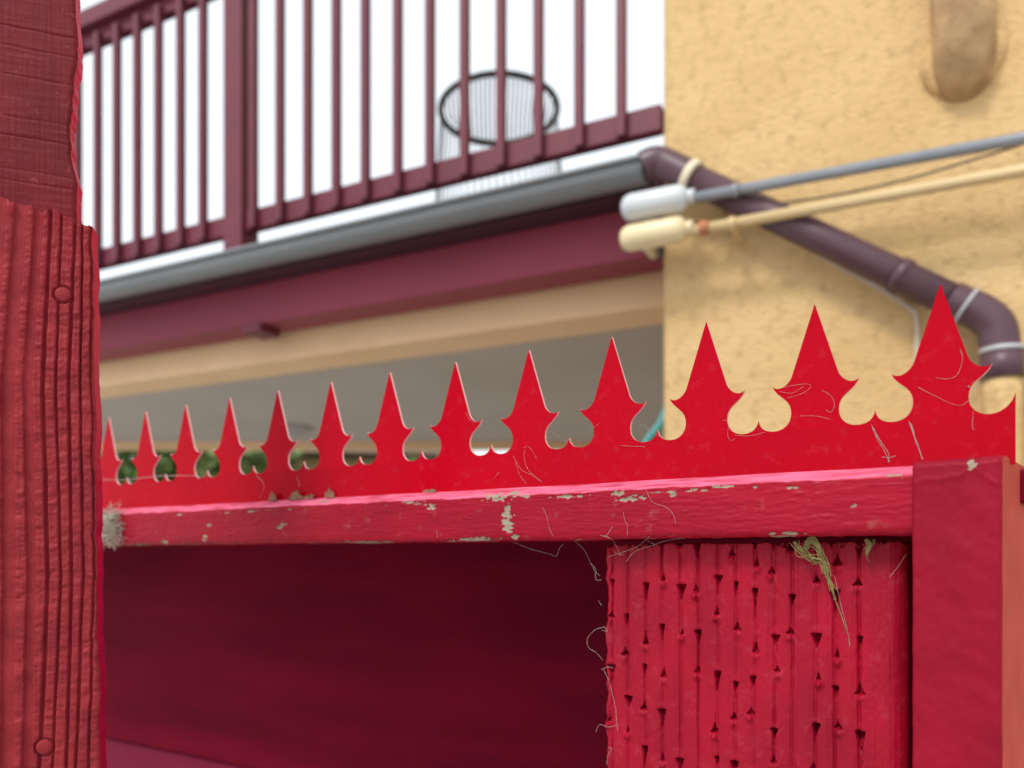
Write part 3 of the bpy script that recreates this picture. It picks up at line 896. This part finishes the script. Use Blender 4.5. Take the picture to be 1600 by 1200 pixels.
# two conduits with end fittings
def conduit(name, label, pts_uv, rad, fit_uv, fit_r, m_pipe, m_fit, yo, coupling=None):
    e = empty(name, ORG_D, ROT_D)
    tag(e, label, "conduit", "conduits on the stucco wall")
    a = D(*pts_uv[0], yo); b = D(*pts_uv[1], yo)
    b = a + (b - a) * 3.2
    MB().tube([a, a.lerp(b, 0.5), b], rad, 14).build("pipe", m_pipe, e)
    f0 = D(*fit_uv[0], yo); f1 = D(*fit_uv[1], yo)
    d = (f1 - f0).normalized()
    L_ = (f1 - f0).length
    ts = [0, 0.02, 0.06, 0.14, 0.86, 0.93, 0.97, 1.0]
    rs = [0.35, 0.62, 0.85, 1, 1, 0.92, 0.75, 0.6]
    MB().tube([f0 + d * L_ * t for t in ts], [fit_r * r for r in rs], 18).build("end_fitting", m_fit, e)
    MB().tube([f1 - d * 0.004, f1 + d * 0.02], rad * 1.35, 14).build("collar", m_fit, e)
    MB().tube([f0 + d * L_ * 0.3, f0 + d * L_ * 0.3 + Vector((0, -yo + 0.012, 0))], rad, 12).build("back_outlet", m_fit, e)
    if coupling:
        c = D(*coupling[0], yo)
        MB().tube([c - d * coupling[1], c + d * coupling[1]], rad * 1.35, 14).build("coupling", M['copper'], e)
    for t in (0.045, 0.36, 0.70):
        p = a.lerp(b, t)
        mb = MB()
        mb.tube([p - d * 0.008, p + d * 0.008], rad * 1.22, 12)
        mb.box(p.x - 0.008, p.x + 0.008, p.y, -0.0005, p.z - 0.006, p.z + 0.006)
        mb.build("pipe_clip", m_pipe, e)
    return e
conduit("conduit", "upper dark grey conduit with white end fitting, running along the ochre wall", ((1085, 309), (1600, 216)), 0.0135,
        ((972, 327), (1074, 308)), 0.035, M['grey_conduit'], M['white_fit'], -0.125)
conduit("conduit", "lower tan conduit with cream end fitting and rust coloured coupling", ((1080, 361), (1600, 266)), 0.0135,
        ((970, 375), (1072, 357)), 0.034, M['tan_conduit'], M['cream_fit'], -0.125, coupling=((1100, 356), 0.011))

# cables
def cable(name, label, uvs, rad, mat, yo):
    pts = [D(u, v, y_) for (u, v, y_) in uvs]
    e = MB().tube(smooth_path(pts, 6), rad, 8).build(name, mat, None, ORG_D, ROT_D)
    tag(e, label, "cable")
cable("cable", "pale cable hanging just below the diagonal plum downspout", [(1165, 318, -0.05), (1215, 356, -0.05), (1300, 410, -0.02), (1370, 448, -0.012),
      (1425, 484, -0.010), (1432, 500, -0.008), (1433, 560, -0.006), (1433, 640, -0.006), (1433, 900, -0.006)], 0.0055, M['cable_pale'], 0)
cable("cable", "thin dark cable sagging between the two conduits", [(1150, 312, -0.11), (1200, 318, -0.085), (1260, 312, -0.075), (1330, 300, -0.07), (1400, 284, -0.07),
      (1480, 262, -0.08), (1600, 225, -0.11)], 0.003, M['cable_dark'], 0)

# ================================================================== CHAIR ON THE BALCONY
ch_o = Vector(((782 - CX) / F * 3.05, 3.05, deck_top))
chair = empty("garden_chair", ch_o, R(4))
tag(chair, "round cord garden chair with dark hoop frame standing behind the balusters", "chair")
s3 = 3.05 / F
hc = Vector((-0.005, 0, (CY - 170) * s3 + EYE - deck_top)); ha, hb = 0.232, 0.122
hoop = [(hc.x + ha * math.cos(a), -0.03 * math.sin(a), hc.z + hb * math.sin(a) + 0.012 * math.cos(a)) for a in np.linspace(0, 2 * math.pi, 41)]
MB().tube(hoop, 0.013, 8, cap=False).build("hoop", M['hoop'], chair)
mb = MB()
for t in np.linspace(-0.93, 0.93, 24):
    a = math.acos(t)
    p = Vector((hc.x + ha * t, -0.03 * math.sin(a), hc.z + hb * math.sin(a))); q = Vector((hc.x + ha * t * 0.9, --0.03 * math.sin(a), hc.z - hb * math.sin(a)))
    mb.tube([p, (p + q) / 2 + Vector((0, 0.05, 0)), q], 0.0042, 5)
tag(mb.build("back_cords", M['cord'], chair), kind="stuff")
seat_z = 0.10
ring2 = [(0.27 * math.cos(a), 0.03 + 0.24 * math.sin(a), seat_z) for a in np.linspace(0, 2 * math.pi, 41)]
MB().tube(ring2, 0.011, 8, cap=False).build("seat_hoop", M['hoop'], chair)
mb = MB()
for k in range(26):
    a = math.pi + math.pi * (k + 0.5) / 26
    p = Vector((hc.x + ha * math.cos(a), -0.03 * math.sin(a), hc.z + hb * math.sin(a)))
    q = Vector((0.27 * math.cos(a), 0.03 + 0.24 * math.sin(a), seat_z))
    mb.tube([p, q], 0.0034, 5)
tag(mb.build("skirt_cords", M['cord'], chair), kind="stuff")
for (sx, sy) in ((-1, -1), (1, -1), (-1, 1), (1, 1)):
    MB().tube([(0.19 * sx, 0.03 + 0.17 * sy, seat_z), (0.23 * sx, 0.03 + 0.20 * sy, 0.0)], 0.010, 8).build("leg", M['hoop'], chair)

# ================================================================== THINGS BEYOND THE PATIO
def shrub(name, label, x, y, h, rx, mat, nleaf, seed, z0=0.0):
    r = random.Random(seed)
    e = empty(name, (x, y, z0))
    tag(e, label, "shrub", "shrubs beyond the patio")
    for k in range(5):
        a = r.uniform(0, 6.28); d = rx * r.uniform(0.2, 0.6)
        MB().tube(smooth_path([(0.04 * math.cos(a), 0.04 * math.sin(a), 0), (d * 0.5 * math.cos(a), d * 0.5 * math.sin(a), h * 0.4),
                   (d * math.cos(a + .3), d * math.sin(a + .3), h * 0.85)], 4), [0.03 - 0.024 * i / 8 for i in range(9)], 6).build("stem", M['bark'], e)
    mb = MB()
    cl = [(r.gauss(0, rx * 0.42), r.gauss(0, rx * 0.42), h * r.uniform(0.25, 0.95)) for _ in range(26)]
    for k in range(nleaf):
        c = r.choice(cl)
        p = Vector((c[0] + r.gauss(0, rx * 0.17), c[1] + r.gauss(0, rx * 0.17), max(0.05, c[2] + r.gauss(0, h * 0.055))))
        L_ = r.uniform(0.08, 0.15); w = L_ * 0.42
        d = Vector((r.gauss(0, 1), r.gauss(0, 1), r.gauss(0.1, 0.8))).normalized()
        s_ = d.orthogonal().normalized(); s_ = Matrix.Rotation(r.uniform(0, 6.28), 3, d) @ s_
        nn = d.cross(s_)
        mb.add([p, p + d * L_ * 0.5 + s_ * w + nn * 0.006, p + d * L_, p + d * L_ * 0.5 - s_ * w + nn * 0.006], [(0, 1, 2, 3)])
    mb.build("foliage", mat, e)
shrub("shrub", "dark leafy shrub seen below the soffit beside the gate post", -3.95, 7.5, 2.75, 0.8, M['leaf'], 7000, 1)
shrub("shrub", "pale green shrub seen through the heart cutouts at the left", -2.75, 7.8, 2.75, 0.7, M['leaf_pale'], 6500, 2)
shrub("shrub", "small light green shrub seen behind the middle spikes", -0.95, 8.6, 2.50, 0.48, M['leaf_pale'], 3600, 3)
shrub("shrub", "tall dark shrub at the far back left below the soffit", -4.2, 9.0, 3.2, 1.0, M['leaf'], 7500, 6)
nb = empty("neighbour_house", (-1.9, 10.4, 0), R(6))
tag(nb, "low tan house wall seen under the soffit between the shrubs", "house")
MB().box(-2.6, 0.75, 0, 3.0, 0, 2.85, 0.02).build("wall", M['farwall'], nb)
mb = MB()
mb.add([(-2.9, -0.35, 2.86), (1.05, -0.35, 2.86), (1.05, 3.35, 2.86), (-2.9, 3.35, 2.86), (-2.9, 1.5, 3.9), (1.05, 1.5, 3.9)],
       [(0, 1, 5, 4), (2, 3, 4, 5), (0, 4, 3), (1, 2, 5), (3, 2, 1, 0)])
mb.build("roof", M['roof'], nb)
win = MB().box(-0.75, -0.15, -0.03, 0.02, 1.6, 2.6, 0.01).build("window", M['white_fit'], nb)
MB().box(-0.69, -0.21, -0.036, -0.031, 1.66, 2.54).build("pane", M['grey_conduit'], win)
# teal hose hanging at the house corner
hp = [D(1040, 640, 0.35), D(1030, 665, 0.33), D(1005, 700, 0.30), D(985, 780, 0.26), D(980, 1000, 0.22)]
hp = [Vector((min(p.x, -0.02), p.y, p.z)) for p in hp]
hp.append(Vector((hp[-1].x, hp[-1].y, 0.012)))
ho = MB().tube(smooth_path(hp, 6), 0.012, 10).build("garden_hose", M['teal'], None, ORG_D, ROT_D)
tag(ho, "teal hose slanting down beside the house corner behind the spikes", "hose")

# ================================================================== COBWEBS, FLUFF AND DEAD LEAVES
def web(name, label, strands, rad=0.00016, mat=None, sub=6, jit=0.0):
    mb = MB()
    for st in strands:
        pts = [E(u, v, y) for (u, v, y) in st]
        if len(pts) > 2: pts = smooth_path(pts, sub)
        mb.tube(pts, [rad * 0.62 * random.uniform(0.6, 1.25) for _ in pts], 4, cap=False)
    o = mb.build(name, mat or M['web'], None, ORG_E, ROT_E)
    tag(o, label, "cobweb", kind="stuff")
    return o
ys = -TH - 0.0004
yr = Y_RAIL - 0.0016
web("cobweb", "two dusty cobweb strings hanging below the largest heart cutout", [
    [(1362, 664, ys), (1370, 685, ys), (1381, 703, ys), (1390, 722, ys)], [(1364, 668, ys), (1376, 690, ys), (1388, 708, ys), (1388, 722, ys)],
    [(1378, 714, ys), (1390, 715, ys), (1400, 712, ys)], [(1420, 658, ys), (1428, 680, ys), (1436, 700, ys), (1441, 718, ys)],
    [(1422, 660, ys), (1431, 690, ys), (1438, 708, ys), (1442, 718, ys)], [(1368, 680, ys), (1374, 686, ys), (1378, 694, ys)], [(1424, 662, ys), (1427, 672, ys), (1429, 684, ys)]], 0.00026)
web("cobweb", "fine threads tangled around the largest spike's right barb", [
    [(1434, 605, ys), (1460, 618, ys), (1485, 630, ys), (1503, 633, ys), (1518, 620, ys), (1522, 606, ys)],
    [(1518, 600, ys), (1524, 596, ys), (1530, 602, ys), (1520, 608, ys), (1514, 602, ys)], [(1512, 603, ys), (1522, 610, ys), (1528, 601, ys)],
    [(1500, 545, ys), (1504, 560, ys), (1496, 585, ys), (1480, 592, ys), (1462, 590, ys)], [(1519, 615, ys), (1521, 640, ys), (1519, 665, ys), (1522, 672, ys)],
    [(1532, 596, ys), (1540, 584, ys), (1548, 575, ys)]], 0.00014)
web("cobweb", "threads lying on the second largest spike's left barb", [
    [(1222, 606, ys), (1240, 602, ys), (1262, 600, ys), (1266, 606, ys), (1250, 616, ys), (1230, 622, ys)], [(1218, 612, ys), (1238, 614, ys), (1255, 604, ys)],
    [(1284, 610, ys), (1298, 618, ys), (1304, 632, ys), (1298, 644, ys), (1290, 640, ys)], [(1250, 650, ys), (1275, 650, ys), (1298, 655, ys)]], 0.00013)
web("cobweb", "pale threads on the red sheet between the middle spikes", [
    [(802, 712, ys), (808, 728, ys), (812, 742, ys), (822, 755, ys)], [(806, 720, ys), (816, 735, ys), (830, 742, ys), (845, 752, ys)],
    [(818, 700, ys), (826, 698, ys), (834, 708, ys), (838, 716, ys)], [(820, 702, ys), (819, 715, ys), (826, 735, ys), (848, 754, ys)],
    [(728, 645, ys), (734, 656, ys), (742, 660, ys)], [(1130, 656, ys), (1138, 660, ys), (1137, 680, ys), (1142, 688, ys), (1148, 686, ys)], [(1148, 680, ys), (1172, 681, ys), (1196, 675, ys)],
    [(970, 696, ys), (985, 697, ys), (1008, 698, ys)], [(772, 748, ys), (776, 742, ys), (780, 738, ys)]], 0.00014)
web("cobweb", "fine pale web strung across the heart cutouts beside the fourth largest spike", [
    [(862, 674, ys), (874, 682, ys), (884, 690, ys), (892, 684, ys)], [(907, 690, ys), (918, 678, ys), (928, 668, ys), (936, 662, ys)],
    [(996, 668, ys), (1005, 664, ys), (1014, 672, ys), (1030, 682, ys)], [(750, 682, ys), (758, 696, ys), (764, 706, ys)]], 0.00013)
web("cobweb", "loose grey threads hanging from the rail into the dark opening", [
    [(800, 846, 0.0), (830, 858, 0.002), (860, 866, 0.004), (869, 869, 0.004), (874, 857, 0.002), (880, 850, 0.0)],
    [(895, 843, 0.002), (912, 858, 0.004), (922, 878, 0.004), (930, 893, 0.003), (938, 900, 0.003)], [(923, 880, 0.003), (930, 888, 0.004), (932, 896, 0.004)]], 0.0002)
web("cobweb", "frayed white threads curling from the incised post's left edge", [
    [(945, 980, 0.002), (930, 984, 0.0), (918, 998, 0.0), (920, 1012, 0.0), (932, 1020, 0.001), (942, 1032, 0.003)],
    [(943, 1046, 0.002), (952, 1066, 0.002), (958, 1090, 0.002), (962, 1108, 0.002), (963, 1120, 0.001), (965, 1142, 0.001)],
    [(964, 1133, 0.001), (950, 1136, -0.001), (938, 1132, -0.001), (933, 1138, -0.001), (931, 1144, -0.001)], [(940, 1046, 0.002), (950, 1042, 0.0), (958, 1044, 0.001)],
    [(941, 985, 0.002), (949, 986, 0.001), (943, 978, 0.001)], [(935, 938, 0.002), (940, 946, 0.002)], [(930, 896, 0.002), (932, 906, 0.001), (940, 906, 0.002)],
    [(949, 1168, 0.002), (956, 1170, 0.001), (950, 1180, 0.001), (948, 1196, 0.001)]], 0.00022)
web("cobweb", "crossing cobweb strands at the top of the incised post under the rail", [
    [(938, 836, yr), (955, 842, yr), (962, 852, 0), (970, 868, 0.001)], [(957, 822, yr), (950, 834, yr), (944, 838, yr)], [(950, 870, 0.001), (975, 862, 0.0), (992, 856, 0), (1006, 846, 0), (1014, 838, yr)],
    [(978, 878, 0.001), (992, 862, 0.001), (1020, 852, 0), (1040, 845, 0), (1060, 842, 0), (1080, 840, 0)], [(1005, 838, yr), (1012, 845, 0), (1022, 850, 0)], [(960, 862, 0.001), (966, 866, 0), (975, 866, 0)],
    [(1390, 902, 0.001), (1404, 884, 0.001), (1416, 866, 0.003)], [(1304, 900, 0.0), (1314, 945, 0.0), (1325, 990, 0.001), (1328, 1010, 0.001)]], 0.00024)
web("cobweb", "thin hairs stuck to the peeling front of the rail", [
    [(848, 793, yr), (854, 806, yr), (858, 824, yr), (864, 838, yr)], [(1008, 762, yr), (1014, 776, yr), (1022, 786, yr), (1040, 792, yr), (1052, 804, yr), (1056, 818, yr)],
    [(974, 800, yr), (976, 812, yr), (980, 820, yr), (980, 836, yr)], [(1408, 738, yr), (1410, 748, yr)], [(682, 828, yr), (684, 840, yr)], [(435, 820, yr), (445, 834, yr), (448, 842, yr)]], 0.00016)
web("cobweb", "veil of dusty strands along the band at the leftmost spikes", [
    [(158, 748, -0.010), (190, 750, -0.009), (225, 747, -0.008), (262, 744, -0.006), (310, 743, -0.003)], [(158, 751, -0.010), (200, 749, -0.008), (250, 743, -0.006), (330, 744, -0.002)],
    [(400, 742, ys), (412, 756, ys), (410, 770, ys), (405, 778, ys)], [(655, 785, yr), (650, 790, yr)], [(212, 652, -0.006), (214, 642, -0.006), (216, 634, -0.006)],
    [(305, 690, ys), (316, 684, ys), (318, 676, ys)], [(655, 790, ys), (680, 788, ys)], [(464, 745, ys), (466, 750, ys), (468, 760, ys)]], 0.00030)
# ball of fluff at the left end of the rail
r = random.Random(3)
mb = MB()
for k in range(420):
    c = E(150 + 42 * r.random() ** 1.2, 798 + 52 * r.random(), Y_RAIL - 0.001)
    c.y -= abs(r.gauss(0, 0.004))
    pts = [c]
    d = Vector((r.gauss(0, 1), r.gauss(0, .5), r.gauss(0, 1))).normalized()
    for s_ in range(5):
        d = (d + Vector((r.gauss(0, .7), r.gauss(0, .4), r.gauss(0, .7)))).normalized()
        pts.append(pts[-1] + d * 0.0028)
    mb.tube(pts, 0.00028, 4, cap=False)
for k in range(30):        # felted core
    c = E(152 + 28 * r.random(), 804 + 38 * r.random(), Y_RAIL - 0.001)
    q = 0.0045 * r.uniform(.6, 1.2)
    bm = bmesh.new(); bmesh.ops.create_icosphere(bm, subdivisions=2, radius=q)
    vs_ = [c + v.co * (1 + r.uniform(-.35, .35)) for v in bm.verts]
    bm.verts.index_update(); fs_ = [[v.index for v in f.verts] for f in bm.faces]; bm.free()
    mb.add(vs_, fs_, 0)
fl = mb.build("dust_fluff", M['fluff'], None, ORG_E, ROT_E)
tag(fl, "tangled grey ball of fluff at the far left end of the red rail", "fluff")

# curled dry leaf hanging from the rail over the incised post
def ribbon(mb, pts, wid, twist, thick=0.0003):
    P = smooth_path(pts, 6); n = len(P); V = []
    for i in range(n):
        t = (P[min(i+1, n-1)] - P[max(i-1, 0)]).normalized()
        s_ = t.cross(Vector((0, -1, 0))).normalized()
        s_ = Matrix.Rotation(twist * i / n, 3, t) @ s_
        nn = t.cross(s_)
        w = wid * (0.25 + 0.75 * math.sin(math.pi * min(1, (i + 1) / (n + 0.5)) ** 0.8))
        V += [P[i] - s_ * w, P[i] + nn * w * 0.5, P[i] + s_ * w]
    o = len(V)
    V += [v + Vector((0, thick * 2, 0)) for v in V]
    Fc = []
    for i in range(n - 1):
        for j in range(2):
            a = i * 3 + j
            Fc.append((a, a + 1, a + 4, a + 3)); Fc.append((o + a, o + a + 3, o + a + 4, o + a + 1))
        Fc.append((i*3, i*3+3, o+i*3+3, o+i*3)); Fc.append((i*3+2, o+i*3+2, o+i*3+5, i*3+5))
    mb.add(V, Fc, 0, True)
mb = MB()
ribbon(mb, [E(1240, 846, -0.004), E(1252, 860, -0.006), E(1268, 872, -0.007), E(1282, 874, -0.007), E(1290, 880, -0.006)], 0.0018, 2.8)
ribbon(mb, [E(1262, 846, -0.003), E(1274, 850, -0.007), E(1286, 870, -0.008), E(1292, 895, -0.007), E(1300, 920, -0.005), E(1306, 938, -0.003)], 0.0017, 2.6)
ribbon(mb, [E(1258, 862, -0.003), E(1264, 846, -0.005), E(1272, 842, -0.006), E(1280, 852, -0.005)], 0.0020, 1.0)
rf = random.Random(12)
for k in range(26):
    jx = lambda a: rf.gauss(0, a)
    base = [(1242, 848), (1254, 862), (1268, 873), (1284, 878), (1292, 896), (1300, 922), (1306, 944)] if k % 2 else [(1262, 847), (1274, 848), (1284, 864), (1291, 890), (1299, 918), (1305, 938)]
    i0 = rf.randint(0, 2)
    mb.tube(smooth_path([E(u + jx(4), v + jx(4), -0.006 + jx(0.0015)) for u, v in base[i0:i0 + 4]], 4), 0.00022, 4, cap=False)
mb.tube([E(1300, 918, -0.004), E(1306, 940, -0.002), E(1314, 960, 0.000), E(1324, 990, 0.001)], 0.0003, 5)
dl = mb.build("dry_leaf", M['dryleaf'], None, ORG_E, ROT_E)
tag(dl, "curled olive dry leaf caught under the rail over the incised post", "leaf")
mb = MB()
ribbon(mb, [E(1352, 842, -0.001), E(1358, 852, -0.004), E(1354, 866, -0.004), E(1358, 880, -0.001)], 0.0018, 1.5)
ribbon(mb, [E(1366, 842, 0.0), E(1362, 850, -0.003), E(1350, 858, -0.002)], 0.0014, 1.0)
dl = mb.build("dry_leaf", M['dryleaf'], None, ORG_E, ROT_E)
tag(dl, "small withered tuft wedged under the rail near the corner board", "leaf")
# dead leaf crumbs lying on the rail in front of the sheet
for (u, v, w, h, sd, lab) in [(425, 770, 12, 15, 1, "leftmost brown leaf crumb standing against the red sheet on the rail"),
                              (462, 768, 18, 14, 2, "ragged brown leaf crumb, second from the left on the rail"),
                              (484, 772, 10, 9, 5, "low brown leaf crumb between two taller ones on the rail"),
                              (514, 765, 9, 15, 3, "upright brown leaf crumb below the sixth spike from the left"),
                              (671, 763, 10, 5, 4, "small tan leaf crumb on the rail between seventh and eighth spikes from left")]:
    r = random.Random(sd)
    p = E(u, v, -0.005); p.z = RT - 0.0008
    s_ = 1 / F * 0.7
    mb = MB(); n = 9; V = []
    for j in range(n):
        t = j / (n - 1)
        hh_ = h * s_ * (0.35 + 0.65 * math.sin(math.pi * t)) * r.uniform(0.6, 1.1)
        x = (t - 0.5) * 2 * w * s_
        y = 0.0015 * math.sin(t * 5 + sd)
        V += [(x, y, 0), (x + r.uniform(-1, 1) * 0.001, y + 0.0012 * r.uniform(-1, 1), hh_)]
    o = len(V)
    V += [(a, b + 0.0006, c) for a, b, c in V]
    Fc = []
    for j in range(n - 1):
        a = j * 2
        Fc += [(a, a+2, a+3, a+1), (o+a, o+a+1, o+a+3, o+a+2), (a+1, a+3, o+a+3, o+a+1), (a, o+a, o+a+2, a+2)]
    Fc += [(0, 1, o+1, o), (o-2, 2*o-2, 2*o-1, o-1)]
    mb.add(V, Fc)
    wp = ORG_E + TX * p.x + TY * p.y
    c = mb.build("leaf_crumb", M['crumb'], None, (wp.x, wp.y, p.z), ROT_E)
    tag(c, lab, "leaf", "dead leaf crumbs on the rail")
